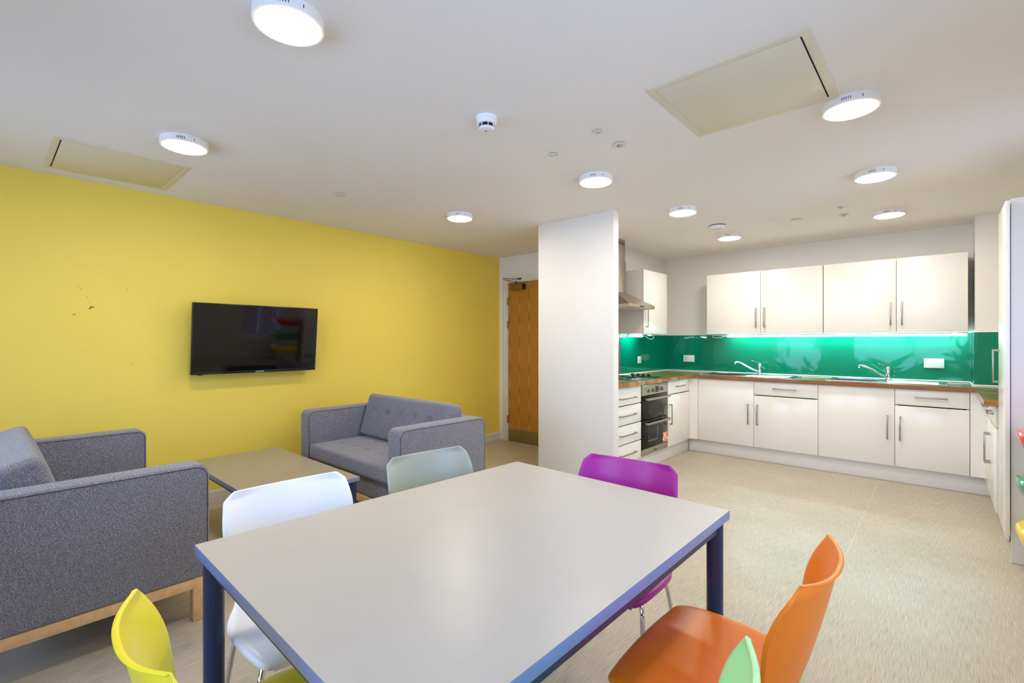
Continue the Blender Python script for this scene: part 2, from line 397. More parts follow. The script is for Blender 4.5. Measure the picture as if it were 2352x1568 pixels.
# ------------------------------------------------------------------ door
d=thing('door_1',None,None,((DX0+DX1)/2,YD,0),kind='structure')
fm=MB()
fm.box(DX0-.088,DX0-.022,YD-.018,YD,0,DZ+.078,.003); fm.box(DX1+.022,DX1+.088,YD-.018,YD,0,DZ+.078,.003); fm.box(DX0-.022,DX1+.022,YD-.018,YD,DZ+.014,DZ+.078,.003)
obj('architrave',fm,M_skirt,d,world=True)
fj=MB(); fj.box(DX0-.03,DX0-.004,YD-.008,YD+.1,0,DZ+.03); fj.box(DX1+.004,DX1+.03,YD-.008,YD+.1,0,DZ+.03); fj.box(DX0-.004,DX1+.004,YD-.008,YD+.1,DZ+.004,DZ+.03)
obj('door_frame',fj,M_skirt,d,world=True,smooth=False)
obj('door_leaf',MB().box(DX0,DX1,YD+.006,YD+.05,.008,DZ,.001),M_door,d,world=True,smooth=False)
obj('kick_plate',MB().box(DX0+.004,DX1-.004,YD+.0035,YD+.006,.015,.16),M_kick,d,world=True,label='dull metal kick plate')
for z in (1.83,1.52,.28):
    h=MB(); h.tube([(DX0-.002,YD-.002,z-.05),(DX0-.002,YD-.002,z+.05)],.006,10,0); h.box(DX0-.02,DX0,YD-.01,YD-.006,z-.05,z+.05)
    obj('hinge',h,M_hinge,d,world=True)
cl=thing('door_closer','bronze overhead closer with folding arm at the top of the oak door','door closer',(-4.03,YD-.03,1.96))
obj('closer_body',MB().box(-4.165,-3.955,YD-.05,YD+.0055,1.965,2.04,.006),M_closer,cl,world=True)
obj('end_cap',MB().box(-3.955,-3.935,YD-.049,YD+.0055,1.967,2.038,.004),M_darkmetal,cl,world=True)
ar=MB(); ar.box(-.115,.115,-.008,.008,-.003,.003,mtx=Matrix.Translation((-4.165,YD-.07,2.088))@Matrix.Rotation(math.radians(14),4,'Y')@Matrix.Rotation(-.25,4,'Z'))
ar.box(-.12,.12,-.007,.007,-.003,.003,mtx=Matrix.Translation((-4.15,YD-.045,2.112))@Matrix.Rotation(math.radians(6),4,'Y')@Matrix.Rotation(.3,4,'Z'))
ar.tube([(-4.06,YD-.045,2.04),(-4.06,YD-.045,2.075)],.008,10,0)
obj('closer_arm',ar,M_darkmetal,cl,world=True)
obj('arm_shoe',MB().box(-4.04,-3.985,YD-.035,YD-.018,2.095,2.112,.003),M_darkmetal,cl,world=True)

# ------------------------------------------------------------------ ceiling fittings
LG='round surface ceiling lights'
lights=[(-1.655,.70,'round ceiling light nearest the camera, at the top edge of the picture'),
(-3.115,.75,'round ceiling light beside the left access hatch, above the near sofa'),
(-3.135,2.80,'round ceiling light near the yellow wall, above the far sofa'),
(-1.735,2.775,'round ceiling light just in front of the white partition end'),
(-1.61,3.93,'round ceiling light over the kitchen floor, beyond the partition end'),
(-1.64,5.21,'smallest round ceiling light, beyond the round white alarm disc in the kitchen'),
(-.312,2.70,'round ceiling light touching the corner of the large access hatch'),
(-.321,3.917,'round ceiling light between hatch corner light and the last one on the right'),
(-.329,5.177,'round ceiling light nearest the wall cabinets on the right'),]
for X,Y,lb in lights:
    t=thing('ceiling_light',lb,'ceiling light',(X,Y,CH),group=LG)
    b=MB().lathe([(.112,0),(.112,-.012),(.1135,-.03),(.112,-.036),(.104,-.0375),(.104,-.034),(.103,-.034)],(0,0,0),64)
    obj('housing',b,M_lampbody,t)
    obj('diffuser',MB().lathe([(.103,-.0345),(.1015,-.038),(.097,-.0405),(.08,-.042),(.001,-.043)],(0,0,0),64),M_lamp,t)
    base=math.atan2(-Y,-X)
    for k in (-2,-1,0,1,2,7.5):
        for off in (0,):
            a=base+math.radians(k*4.2)+off-.15
            v=MB().box(-.0012,.0012,-.0008,.0004,-.026,-.014,mtx=Matrix.Translation((.1132*math.cos(a),.1132*math.sin(a),0))@Matrix.Rotation(a+PI/2,4,'Z'))
            obj('vent_slot',v,M_gap,t,smooth=False)
def hatch(x0,x1,y0,y1,fw,lb,lock,gapside):
    t=thing('ceiling_access_hatch',lb,'access hatch',((x0+x1)/2,(y0+y1)/2,CH))
    obj('hatch_frame',MB().cells([x0,x0+fw,x1-fw,x1],[y0,y0+fw,y1-fw,y1],lambda u,v:not(x0+fw<u<x1-fw and y0+fw<v<y1-fw),CH-.004,CH,'z',.0012),M_hatch,t,world=True)
    gx0,gx1,gy0,gy1=[.0015]*4
    g={'x0':[.006,.0015,.0015,.0015],'y0':[.0015,.0015,.006,.0015],'x1':[.0015,.006,.0015,.0015]}[gapside]
    obj('hatch_panel',MB().box(x0+fw+g[0],x1-fw-g[1],y0+fw+g[2],y1-fw-.0015,CH-.0045,CH-.001,.0008),M_hatch,t,world=True)
    obj('hatch_recess',MB().box(x0+fw-.001,x1-fw+.001,y0+fw-.001,y1-fw+.001,CH-.0012,CH-.0002),M_gap,t,world=True,smooth=False)
    obj('budget_lock',MB().lathe([(.011,0),(.011,-.002),(.008,-.003),(.001,-.003)],(lock[0],lock[1],CH-.0045),24),M_greyplastic,t,world=True)
hatch(-.973,-.342,1.955,2.6,.034,'large square access hatch in the ceiling beside the right light',(-.66,2.535),'x1')
hatch(-4.224,-3.555,.253,.895,.034,'square access hatch in the ceiling close to the yellow wall',(-4.05,.82),'y0')
# smoke detector
t=thing('smoke_detector','domed white smoke detector with black vents on the ceiling','smoke detector',(-1.676,1.673,CH))
obj('mounting_base',MB().lathe([(.052,0),(.052,-.014),(.05,-.016)],(0,0,0),48),M_detector,t)
obj('sensor_dome',MB().lathe([(.0505,-.016),(.0505,-.022),(.047,-.034),(.043,-.037),(.036,-.037),(.036,-.051),(.038,-.052),(.033,-.06),(.02,-.064),(.001,-.064)],(0,0,0),48),M_detector,t)
obj('sensing_chamber',MB().lathe([(.0372,-.0365),(.0372,-.0515),(.03,-.052)],(0,0,0),32),M_black,t,label='black vent band')
for k in range(8):
    a=k*PI/4+.2; rb=MB(); rb.box(-.0016,.0016,-.003,.003,-.0085,.0085,mtx=Matrix.Translation((.0405*math.cos(a),.0405*math.sin(a),-.044))@Matrix.Rotation(a+PI/2,4,'Z')@Matrix.Rotation(-.35,4,'X')); obj('rib',rb,M_detector,t)
obj('indicator_lens',MB().lathe([(.009,-.064),(.009,-.066),(.005,-.069),(.001,-.069)],(0,0,0),24),M_chrome,t)
# flat discs and sensors
def disc(name,lb,cat,X,Y,r,h,extra=None,bev=.4,group=None):
    t=thing(name,lb,cat,(X,Y,CH),group=group)
    h+=.0035
    obj('shade_ring',MB().lathe([(r*.9,0),(r*.9,-.0032)],(0,0,0),32),M_gap,t,label='dark ring painted as the shade above the cover')  # near-black ring imitates the shade between cover and ceiling
    obj('cover_plate',MB().lathe([(r,-.003),(r,-.003-(h-.003)*.5),(r*.96,-h),(.001,-h)],(0,0,0),40),M_greyplastic if extra=='lens' else M_greyplastic,t)
    if extra=='lens':
        obj('lens_ring',MB().lathe([(r*.5,-h),(r*.48,-h-.002),(r*.4,-h-.002),(.001,-h-.0005)],(0,0,0),32),M_lens,t)
    if extra=='dot':
        obj('lens_ring',MB().lathe([(r*.35,-h),(r*.3,-h-.004),(.001,-h-.004)],(0,0,0),24),M_lens,t)
    if extra=='screws':
        for sgn in (-1,1):
            obj('screw',MB().lathe([(.004,-h),(.003,-h-.0008),(.001,-h-.0008)],(sgn*r*.68,sgn*r*.1,0),16),M_darkmetal,t)
    return t
disc('ceiling_sensor','small white disc sensor, the farther one from the grey ringed sensor toward the camera','sensor',-1.345,2.175,.026,.003,'dot')
disc('motion_sensor','grey ringed motion sensor disc between the partition light and big hatch','sensor',-1.345,2.40,.036,.004,'lens')
disc('ceiling_blanking_plate','white round plate with two screws beside the grey ringed sensor','cover plate',-1.708,2.265,.030,.003,'screws')
disc('sprinkler_cover','plain flat white sprinkler cover above the television','sprinkler cover',-3.37,1.806,.042,.005)
disc('sprinkler_cover','plain flat white sprinkler cover over the middle of the kitchen','sprinkler cover',-.979,4.958,.042,.006)
disc('motion_sensor','small grey sensor disc left of the last kitchen ceiling light','sensor',-.633,5.049,.036,.004,'lens')
disc('ceiling_sensor','tiny white disc sensor just above the small grey kitchen sensor','sensor',-.617,4.754,.024,.002,'dot')
t=thing('heat_alarm','round white tapered alarm on the kitchen ceiling between two lights','alarm',(-1.592,4.714,CH))
obj('alarm_base',MB().lathe([(.075,-.001),(.075,-.006),(.074,-.007)],(0,0,0),48),M_darkmetal,t)
obj('alarm_body',MB().lathe([(.078,-.007),(.079,-.012),(.066,-.034),(.06,-.036),(.001,-.036)],(0,0,0),48),M_detector,t)
obj('alarm_ring',MB().lathe([(.05,-.036),(.05,-.0375),(.045,-.0375),(.044,-.0362)],(0,0,0),40),M_greyplastic,t)

# ------------------------------------------------------------------ television
TILT=math.radians(5.5)
t=thing('television','black flat television tilted down on the yellow wall','television',(-4.262,1.559,1.321),rot=(0,TILT,0))
W2,H2=.491,.281
def tvl(x0,x1,y0,y1,z0,z1,b=0): return MB().box(x0,x1,y0,y1,z0,z1,b)
bz=MB().cells([-W2,-W2+.011,W2-.011,W2],[-H2,-H2+.017,H2-.011,H2],lambda u,v:not(abs(u)<W2-.011 and -H2+.017<v<H2-.011),-.012,.011,'x',.003)
obj('bezel',bz,M_tv,t)
obj('screen',tvl(-.01,.007,-W2+.010,W2-.010,-H2+.016,H2-.010),M_screen,t,smooth=False,label='dark glossy screen')
obj('rear_housing',MB().box(-.04,-.012,-W2+.006,W2-.006,-H2+.006,H2-.006,.006).box(-.07,-.04,-.3,.3,-H2+.02,.1,.012),M_black,t)
obj('logo',text_mb('TECHWOOD',.0115,.0004,Matrix.Translation((.0116,.01,-H2+.0085))@Matrix.Rotation(PI/2,4,'Z')@Matrix.Rotation(PI/2,4,'X')),M_whiteprint,t,smooth=False)
obj('sensor_tab',tvl(-.004,.01,-W2+.045,-W2+.085,-H2-.006,-H2,.002),M_tv,t)
obj('standby_light',MB().box(.0095,.0108,-W2+.05,-W2+.053,-H2-.005,-H2-.003),mat('standby_red',(255,40,20),.4,emit=(255,30,20),estr=1.5),t,smooth=False)
br=MB().box(XL+.0005,XL+.02,1.45,1.67,1.2,1.42,.003); br.box(XL+.018,-4.335,1.5,1.52,1.28,1.36,.002); br.box(XL+.018,-4.335,1.6,1.62,1.28,1.36,.002)
obj('wall_bracket',br,M_black,label='black steel bracket behind the television',cat='bracket')

# ------------------------------------------------------------------ sofas
def sofa(lb,loc,rz):
    t=thing('two_seat_sofa',lb,'sofa',loc,rz,group=None)
    W=1.43; D=.78; AH=.725; AT=.14; hw=W/2; hd=D/2
    fb=.2
    def arm_prof(zt,r,y0,y1):
        pts=[(y0,fb),(y1,fb)]
        for k in range(9):
            a=k/8*PI/2; pts.append((y1-r+r*math.cos(a),zt-r+r*math.sin(a)))
        for k in range(9):
            a=PI/2+k/8*PI/2; pts.append((y0+r+r*math.cos(a),zt-r+r*math.sin(a)))
        return pts
    for sgn in (-1,1):
        x0,x1=sorted((sgn*hw,sgn*(hw-AT)))
        pf=arm_prof(AH,.05,-hd,hd)
        am=obj('arm',MB().prism(pf,'x',x0,x1,bev=.014,seg=4),M_fabric,t)
        for xs in (x0+.013,x1-.013):
            loop=[p for p in pf[1:]]+[pf[0]]
            path=[(xs+(-.0122 if xs<(x0+x1)/2 else .0122),p[0]*.9755,(p[1]-fb)*.985+fb-.004) for p in loop]
            obj('seam',MB().tube(path,.0019,6,0),M_seam,am,label='dark stitched seam')
    iw=hw-AT-.002
    obj('back_frame',MB().box(-iw,iw,hd-.10,hd-.004,fb,AH-.005,.02,4),M_fabric,t)
    obj('seat_base',MB().box(-iw,iw,-hd+.035,hd-.1,fb,.337,.008),M_fabric,t)
    wf=MB(); z0,z1=.152,fb
    wf.box(-hw+.006,hw-.006,-hd+.008,-hd+.032,z0,z1,.003).box(-hw+.006,hw-.006,hd-.032,hd-.008,z0,z1,.003)
    wf.box(-hw+.006,-hw+.03,-hd+.032,hd-.032,z0,z1,.003).box(hw-.03,hw-.006,-hd+.032,hd-.032,z0,z1,.003)
    obj('wooden_rail',wf,M_woodleg,t,label='pale beech base rail')
    for sx in (-1,1):
        for sy in (-1,1):
            cx,cy=sx*(hw-.034),sy*(hd-.036)
            obj('leg',MB().box(cx-.03,cx+.03,cy-.03,cy+.03,0,fb+.002,.006),M_woodleg,t,label='square beech leg')
    # cushions
    def dips(p,pts,ax,amp,s,sign):
        for a,b in pts:
            u,v=(p.x,p.y) if ax=='z' else (p.x,p.z)
            q=(u-a)**2+(v-b)**2
            k=amp*math.exp(-q/(2*s*s))
            if ax=='z' and p.z>0: p.z-=k
            if ax=='y' and p.y<0: p.y+=k
        return p
    sb=[(-.38+.19*i,yy) for i in range(5) for yy in (-.12,.08)]
    sd=D-.1-.02
    def fs(p):
        if p.z>0: p.z+=.006*(1-(p.x/iw)**2)*(1-(p.y/(sd/2))**2)
        return dips(p,sb,'z',.011,.018,1)
    cu=obj('seat_cushion',MB().rbox((2*iw-.004,sd,.118),.028,84,(0,-hd+sd/2+.002,.396),fs),M_fabric,t,angle=80)
    for a,b in sb: obj('tuft_button',MB().lathe([(.001,.0025),(.008,.0015),(.0105,-.001)],(a,b-hd+sd/2,.4455),16),M_fabric,cu)
    bb=[(-.39+.19*i,.03) for i in range(5)]
    def fb_(p):
        p.y+= -.010*(1-(p.x/iw)**2)*(1-(p.z/.19)**2) if p.y<0 else 0
        return dips(p,bb,'y',.024,.018,1)
    mt=Matrix.Translation((0,hd-.205,.637))@Matrix.Rotation(-math.radians(17),4,'X')
    bc=obj('back_cushion',MB().rbox((2*iw-.01,.15,.375),.038,84,(0,0,0),fb_,mt),M_fabric,t,angle=80)
    for a,b in bb:
        bt=MB().lathe([(.001,-.0035),(.008,-.0025),(.011,.001)],(a,-.075+.014,b),16,axis='y')
        bmesh.ops.transform(bt.bm,matrix=mt,verts=bt.bm.verts)
        obj('tuft_button',bt,M_fabric,bc)
    # piping along cushion edges
    L=iw-.012
    P=[Vector((-L,-.066,.176)),Vector((L,-.066,.176)),Vector((L,-.066,-.176)),Vector((-L,-.066,-.176)),Vector((-L,-.066,.176))]
    return t
sofa('grey tweed two seat sofa facing the camera side, beyond the coffee table',(-3.31,2.19,0),0)
sofa('grey tweed two seat sofa at the left edge, its arm end toward the camera',(-3.285,.33,0),PI)

# ------------------------------------------------------------------ tables
t=thing('coffee_table','low dark grey coffee table between the two grey sofas','coffee table',(-3.37,1.293,0))
x0,x1,y0,y1=-4.0,-2.74,.985,1.602
obj('tabletop',MB().box(x0,x1,y0,y1,.4415,.4435).box(x0+.0005,x1-.0005,y0+.0005,y1-.0005,.44,.4416),M_coffee,t,world=True,smooth=False)
obj('edge_band',MB().box(x0,x1,y0,y1,.418,.4415,.001),M_edge,t,world=True,label='grey table edge tinted as if in blue daylight')
fr=MB().box(x0+.05,x1-.05,y0+.02,y0+.045,.388,.418).box(x0+.05,x1-.05,y1-.045,y1-.02,.388,.418).box(x0+.02,x0+.045,y0+.05,y1-.05,.388,.418).box(x1-.045,x1-.02,y0+.05,y1-.05,.388,.418)
obj('under_frame',fr,M_leg,t,world=True,smooth=False)
for X in (x0+.03,x1-.03):
    for Y in (y0+.03,y1-.03):
        obj('leg',MB().lathe([(.019,0),(.02,.004),(.02,.418)],(X,Y,0),28),M_leg,t,world=True)
t=thing('dining_table','grey dining table, edge tinted as if in blue daylight, ringed by coloured chairs','dining table',(-1.0,1.02,0))
Q=[(-1.528,.392),(-.528,.372),(-.521,1.66),(-1.472,1.671)]
obj('tabletop',MB().prism(Q,'z',.7385,.7402),M_tabletop,t,world=True,smooth=False)
obj('edge_band',MB().prism(Q,'z',.711,.7385,bev=.001),M_edge,t,world=True,label='grey edge band tinted as if in blue daylight')
ins=lambda q,k:(q[0]+(k if q[0]<-1 else -k),q[1]+(k if q[1]<1 else -k))
LP=[ins(q,.036) for q in Q]
fr=MB()
for i in range(4):
    a,b=Vector(LP[i]),Vector(LP[(i+1)%4]); dd=(b-a); L=dd.length; an=math.atan2(dd.y,dd.x); c=(a+b)/2
    fr.box(-L/2,L/2,-.014,.014,.672,.711,mtx=Matrix.Translation((c.x,c.y,0))@Matrix.Rotation(an,4,'Z'))
obj('under_frame',fr,M_leg,t,world=True,smooth=False)
for p in LP:
    obj('leg',MB().lathe([(.025,0),(.026,.005),(.026,.7105)],(p[0],p[1],0),36),M_leg,t,world=True)

# ------------------------------------------------------------------ chairs (local: seat front +y)
ROWS=[ # y,z,halfwidth,edge curl (up for seat / forward for back)
(.190,.424,.176,.0),(.204,.438,.190,.002),(.206,.448,.203,.004),(.185,.4555,.217,.006),(.13,.459,.228,.008),(.06,.458,.235,.009),(-.01,.453,.237,.011),(-.07,.447,.231,.014),(-.115,.445,.213,.018),
(-.148,.452,.193,.023),(-.172,.470,.181,.031),(-.190,.498,.176,.040),(-.204,.535,.181,.050),(-.216,.575,.190,.059),(-.227,.615,.199,.067),(-.237,.655,.208,.073),(-.246,.69,.2125,.076),(-.2535,.722,.2105,.072),(-.259,.748,.2065,.066),(-.2645,.773,.2025,.056),(-.2655,.778,.2010,.054),(-.2665,.783,.1965,.051),(-.2685,.792,.186,.048),(-.2702,.800,.176,.045),(-.271,.8035,.171,.044),(-.2713,.805,.166,.043)]
TOP=len(ROWS)-1
def shell_pt(ri,s):
    y,z,w,c=ROWS[ri]; back=max(0,min(1,(ri-8)/4)); e=abs(s)**2.2
    x=math.copysign(abs(s)**.92,s)*w
    yy=y+c*e*back; zz=z+c*e*(1-back)
    if ri<=3: yy-=.020*(s*s)*(1-ri/6)
    zz-=max(0,(ri-18)/(TOP-18))*.010*(1-s*s)
    return Vector((x,yy,zz))
def chair(lb,mt,loc,rz):
    t=thing('dining_chair',lb,'chair',loc,rz,group='moulded plastic dining chairs')
    NC=17; g=[]
    for ri in range(len(ROWS)):
        back=max(0,min(1,(ri-8)/4))
        row=[shell_pt(ri,-1+2*k/(NC-1)) for k in range(NC)]
        # turned edge: down along the seat, backward along the backrest
        off=Vector((0,-.014*back,-.020*(1-back)))
        if ri<3: off=off*((ri+1)/4)
        if ri>18: off=off*(1-(ri-18)/(TOP-18))
        row=[row[0]+off+Vector((-.004,0,0)),row[0]+off*.45+Vector((-.004,0,0))]+row+[row[-1]+off*.45+Vector((.004,0,0)),row[-1]+off+Vector((.004,0,0))]
        g.append(row)
    g.insert(0,[p+Vector((0,.002,-.010)) for p in g[0]])
    g.append([p+Vector((0,-.009,-.0015)) for p in g[-1]])
    bm=bmesh.new(); V=[[bm.verts.new(p) for p in r] for r in g]
    for i in range(len(V)-1):
        for k in range(len(V[0])-1): bm.faces.new((V[i][k],V[i][k+1],V[i+1][k+1],V[i+1][k]))
    bmesh.ops.recalc_face_normals(bm,faces=bm.faces)
    mb=MB(); mb._merge(bm)
    sh=obj('seat_shell',mb,mt,t,angle=180)
    so=sh.modifiers.new('thick','SOLIDIFY'); so.thickness=.0048; so.offset=0
    su=sh.modifiers.new('sub','SUBSURF'); su.levels=1; su.render_levels=1
    for sx in (-1,1):
        f=obj('leg',MB().tube([(sx*.07,.10,.432),(sx*.155,.115,.432),(sx*.186,.122,.426),(sx*.203,.135,.395),(sx*.210,.148,.34),(sx*.230,.185,.006)],.0082,12,7),M_chrome,t,label='bent chrome tube leg')
        obj('foot_cap',MB().lathe([(.011,0),(.0115,.004),(.0105,.025),(.001,.026)],(sx*.230,.186,0),16),M_black,f)
        f=obj('leg',MB().tube([(sx*.07,-.05,.430),(sx*.15,-.07,.430),(sx*.182,-.085,.422),(sx*.198,-.103,.39),(sx*.205,-.125,.335),(sx*.228,-.225,.006)],.0082,12,7),M_chrome,t,label='bent chrome tube leg')
        obj('foot_cap',MB().lathe([(.011,0),(.0115,.004),(.0105,.025),(.001,.026)],(sx*.228,-.226,0),16),M_black,f)
    obj('under_seat_bracket',MB().box(-.09,.09,-.065,.12,.424,.444,.006),M_black,t)
    return t
D2=math.radians
chair('white plastic dining chair between the near sofa and dining table',M_c_white,(-1.491,.715,0),-PI/2-D2(3))
chair('grey green plastic dining chair in front of the far sofa arm',M_c_grey,(-1.486,1.315,0),-PI/2-D2(6))
chair('purple plastic dining chair at the kitchen end of the table',M_c_purple,(-.955,1.589,0),PI+D2(5))
chair('orange plastic dining chair on the open floor side of the table',M_c_orange,(-.442,1.276,0),PI/2+D2(.5))
chair('pale green plastic dining chair just in front of the orange one',M_c_green,(-.468,.682,0),PI/2+D2(1))
chair('yellow plastic dining chair at the near left end of the table',M_c_yellow,(-1.012,.425,0),-D2(3))

# ------------------------------------------------------------------ kitchen units
def handle(parent,c,length,vert,T):
    """flat D handle centred at local c=(x,z) on the front plane y=0; T local matrix of the unit"""
    x,z=c; h=length/2; pr=.034; w=.006
    mb=MB()
    if vert:
        mb.box(x-w,x+w,-pr,-pr+.008,z-h,z+h,.0015)
        for q in (z-h,z+h-.012): mb.box(x-w,x+w,-pr+.004,-.0004,q,q+.012,.0015)
    else:
        mb.box(x-h,x+h,-pr,-pr+.008,z-w,z+w,.0015)
        for q in (x-h,x+h-.012): mb.box(q,q+.012,-pr+.004,-.0004,z-w,z+w,.0015)
    bmesh.ops.transform(mb.bm,matrix=T,verts=mb.bm.verts)
    obj('handle',mb,M_nickel,parent,world=True,label='brushed metal bar handle')
def place(mb,T): bmesh.ops.transform(mb.bm,matrix=T,verts=mb.bm.verts); return mb
def unit(name,lb,origin,rz,w,z0,z1,depth,fronts,cat='cabinet',group=None,carc0=0):
    """fronts: list (kind,x0,x1,za,zb,handle(cx,cz,len,vert) or None)"""
    t=thing(name,lb,cat,(origin[0],origin[1],z0),rz,group)
    T=Matrix.Translation((origin[0],origin[1],0))@Matrix.Rotation(rz,4,'Z')
    cb=MB().box(.001,.018,.021,depth,z0,z1).box(w-.018,w-.001,.021,depth,z0,z1).box(.018,w-.018,.021,depth,z0,z0+.018).box(.018,w-.018,depth-.01,depth,z0+.018,z1).box(.018,w-.018,.021,.045,z1-.03,z1)
    if z1>1.5: cb.box(.018,w-.018,.045,depth-.01,z1-.018,z1)
    obj('carcass',place(cb,T),M_carc,t,world=True,smooth=False)
    for kind,a,b,c,d_,h in fronts:
        f=obj(kind,place(MB().box(a+.0018,b-.0018,0,.018,c+.0018,d_-.0018,.0015),T),M_gloss,t,world=True)
        if h: handle(f,h[:2],h[2],h[3],T)
    return t
ZB,ZT=.155,.869
FY=5.61
def door_drawer(w,hx):
    return [('drawer',0,w,.722,ZT,(w/2,.800,.215,False)),('door',0,w,ZB,.7155,(hx,.508,.22,True))]
G='white gloss base units'
unit('base_cabinet','tall-doored white gloss base unit left of the first sink drawer',(-2.117,FY),0,.603,ZB,ZT,.6,[('door',0,.603,ZB,ZT,(.603-.052,.508,.22,True))],group=G)
unit('base_cabinet','white gloss base unit with drawer under the left sink drainer',(-1.514,FY),0,.597,ZB,ZT,.6,door_drawer(.597,.038),group=G)
unit('base_cabinet','white gloss base unit with full height door under the right sink bowl',(-.917,FY),0,.601,ZB,ZT,.6,[('door',0,.601,ZB,ZT,(.601-.052,.508,.22,True))],group=G)
unit('base_cabinet','white gloss base unit with drawer at right end of the sink run',(-.316,FY),0,.499,ZB,ZT,.6,door_drawer(.499,.038),group=G)
# left run (front faces +X)
FX=-2.20; R90=PI/2
unit('drawer_cabinet','stack of four white gloss drawers beside the oven',(FX,3.86),R90,.492,ZB,ZT,.58,
 [('drawer',0,.492,.70,ZT,(.205,.768,.30,False)),('drawer',0,.492,.517,.6945,(.205,.607,.30,False)),('drawer',0,.492,.336,.5115,(.205,.425,.30,False)),('drawer',0,.492,ZB,.3305,(.205,.243,.30,False))],group=G)
unit('base_cabinet','white gloss base unit with drawer between oven and corner',(FX,4.972),R90,.60,ZB,ZT,.58,
 [('drawer',0,.60,.722,ZT,(.30,.80,.215,False)),('door',0,.60,ZB,.7155,(.04,.508,.22,True))],group=G)
# right run (front faces -X)
FR=.272
unit('base_cabinet','white gloss base unit in the far right corner past the pier',(FR,5.53),-R90,.50,ZB,ZT,.6,
 [('drawer',0,.50,.722,ZT,(.25,.80,.19,False)),('door',0,.50,ZB,.7155,(.462,.508,.22,True))],group=G)
unit('base_cabinet','white gloss base unit next to the tall larder unit',(FR,5.03),-R90,.50,ZB,ZT,.6,
 [('drawer',0,.50,.722,ZT,(.25,.80,.19,False)),('door',0,.50,ZB,.7155,(.038,.508,.22,True))],group=G)
# fillers, plinths
obj('filler_panel',MB().prism([(-2.218,5.5735),(-2.2,5.5735),(-2.2,5.609),(-2.119,5.609),(-2.119,5.627),(-2.218,5.627)],'z',ZB,ZT),M_gloss,label='narrow white filler strip in the left kitchen corner',cat='filler panel')
obj('filler_panel',MB().prism([(.185,5.612),(.272,5.612),(.272,5.5315),(.29,5.5315),(.29,5.63),(.185,5.63)],'z',ZB,ZT),M_gloss,label='narrow white filler strip in the right kitchen corner',cat='filler panel')
obj('filler_panel',MB().box(-2.222,-2.204,3.645,3.858,ZB,ZT,.001),M_gloss,label='narrow white filler strip between the partition and the drawers',cat='filler panel')
obj('plinth',MB().box(-2.262,-2.246,3.645,5.66,.001,.152,.001),M_plinth,label='white kickboard under the oven side',cat='plinth')
obj('plinth',MB().box(-2.244,.315,5.662,5.678,.001,.152,.001),M_plinth,label='long white kickboard under the sink side',cat='plinth')
obj('plinth',MB().box(.317,.333,4.475,5.66,.001,.152,.001),M_plinth,label='white kickboard under the right hand units',cat='plinth')
# worktop with cut-outs
SK=[(-2.11,-1.155,5.635,6.12),(-.862,.045,5.645,6.125)]
xs=[-2.798,-2.172,.212,.223,XR-.004]; ys=[3.642,4.475,5.585,5.878,6.247]
cut=[(a+.02,b-.02,c+.02,d_-.02) for a,b,c,d_ in SK]+[(-2.76,-2.295,4.45,4.97)]
for c in cut: xs+=[c[0],c[1]]; ys+=[c[2],c[3]]
def ins_w(u,v):
    if any(a<u<b and c<v<d_ for a,b,c,d_ in cut): return False
    if u<-2.172: return v>3.642
    if v>5.878 and u>.223: return False
    if u>.212: return v>4.475
    return v>5.585
wt=obj('worktop',MB().cells(xs,ys,ins_w,.871,.91,'z',.0015),M_worktop,label='walnut block worktop running round three sides of the kitchen',cat='worktop',loc=(-1.2,5.9,.871),smooth=False)
# splashbacks
def bead(pts,parent): obj('sealant_bead',MB().tube(pts,.006,8,0),M_bead,parent,world=True)
s1=thing('glass_splashback','green glass splashback on the short wall beside the hob','splashback',(-2.79,5.6,.91))
obj('glass_panel',MB().box(-2.7985,-2.79,4.99,6.2405,.9115,1.382,.001),M_splash,s1,world=True,smooth=False); bead([(-2.786,4.95,.914),(-2.786,6.236,.914)],s1)
obj('edge_trim',MB().box(-2.7985,-2.786,4.984,4.99,.9115,1.384),M_chrome,s1,world=True); obj('edge_trim',MB().box(-2.7985,-2.7885,4.99,6.2405,1.382,1.387),M_bead,s1,world=True)
s2=thing('glass_splashback','long green glass splashback lit by the strip behind the sinks','splashback',(-1.29,6.245,.91))
obj('glass_panel',MB().box(-2.79,.216,6.2415,6.2495,.9115,1.382,.001),M_splash,s2,world=True,smooth=False); bead([(-2.786,6.234,.9165),(.206,6.234,.9165)],s2)
obj('edge_trim',MB().box(-2.79,.216,6.2405,6.2495,1.382,1.387),M_bead,s2,world=True)
s3=thing('glass_splashback','narrow green glass return on the side of the pier','splashback',(.22,6.06,.91))
obj('glass_panel',MB().box(.2165,.2245,5.872,6.2405,.9115,1.382,.001),M_splash,s3,world=True,smooth=False); bead([(.21,5.87,.914),(.21,6.23,.914)],s3)
s4=thing('glass_splashback','green glass splashback on the pier above the right worktop','splashback',(.56,5.875,.91))
obj('glass_panel',MB().box(.2248,XR-.005,5.8715,5.8795,.9115,1.382,.001),M_splash,s4,world=True,smooth=False); bead([(.214,5.866,.914),(XR-.01,5.866,.914)],s4)
obj('edge_trim',MB().box(.2248,XR-.005,5.87,5.8795,1.382,1.387),M_bead,s4,world=True)
obj('steel_splashback',MB().box(-2.7985,-2.793,4.395,4.983,.9115,1.645,.001),M_hood,label='brushed steel splashback behind the hob under the hood',cat='splashback')

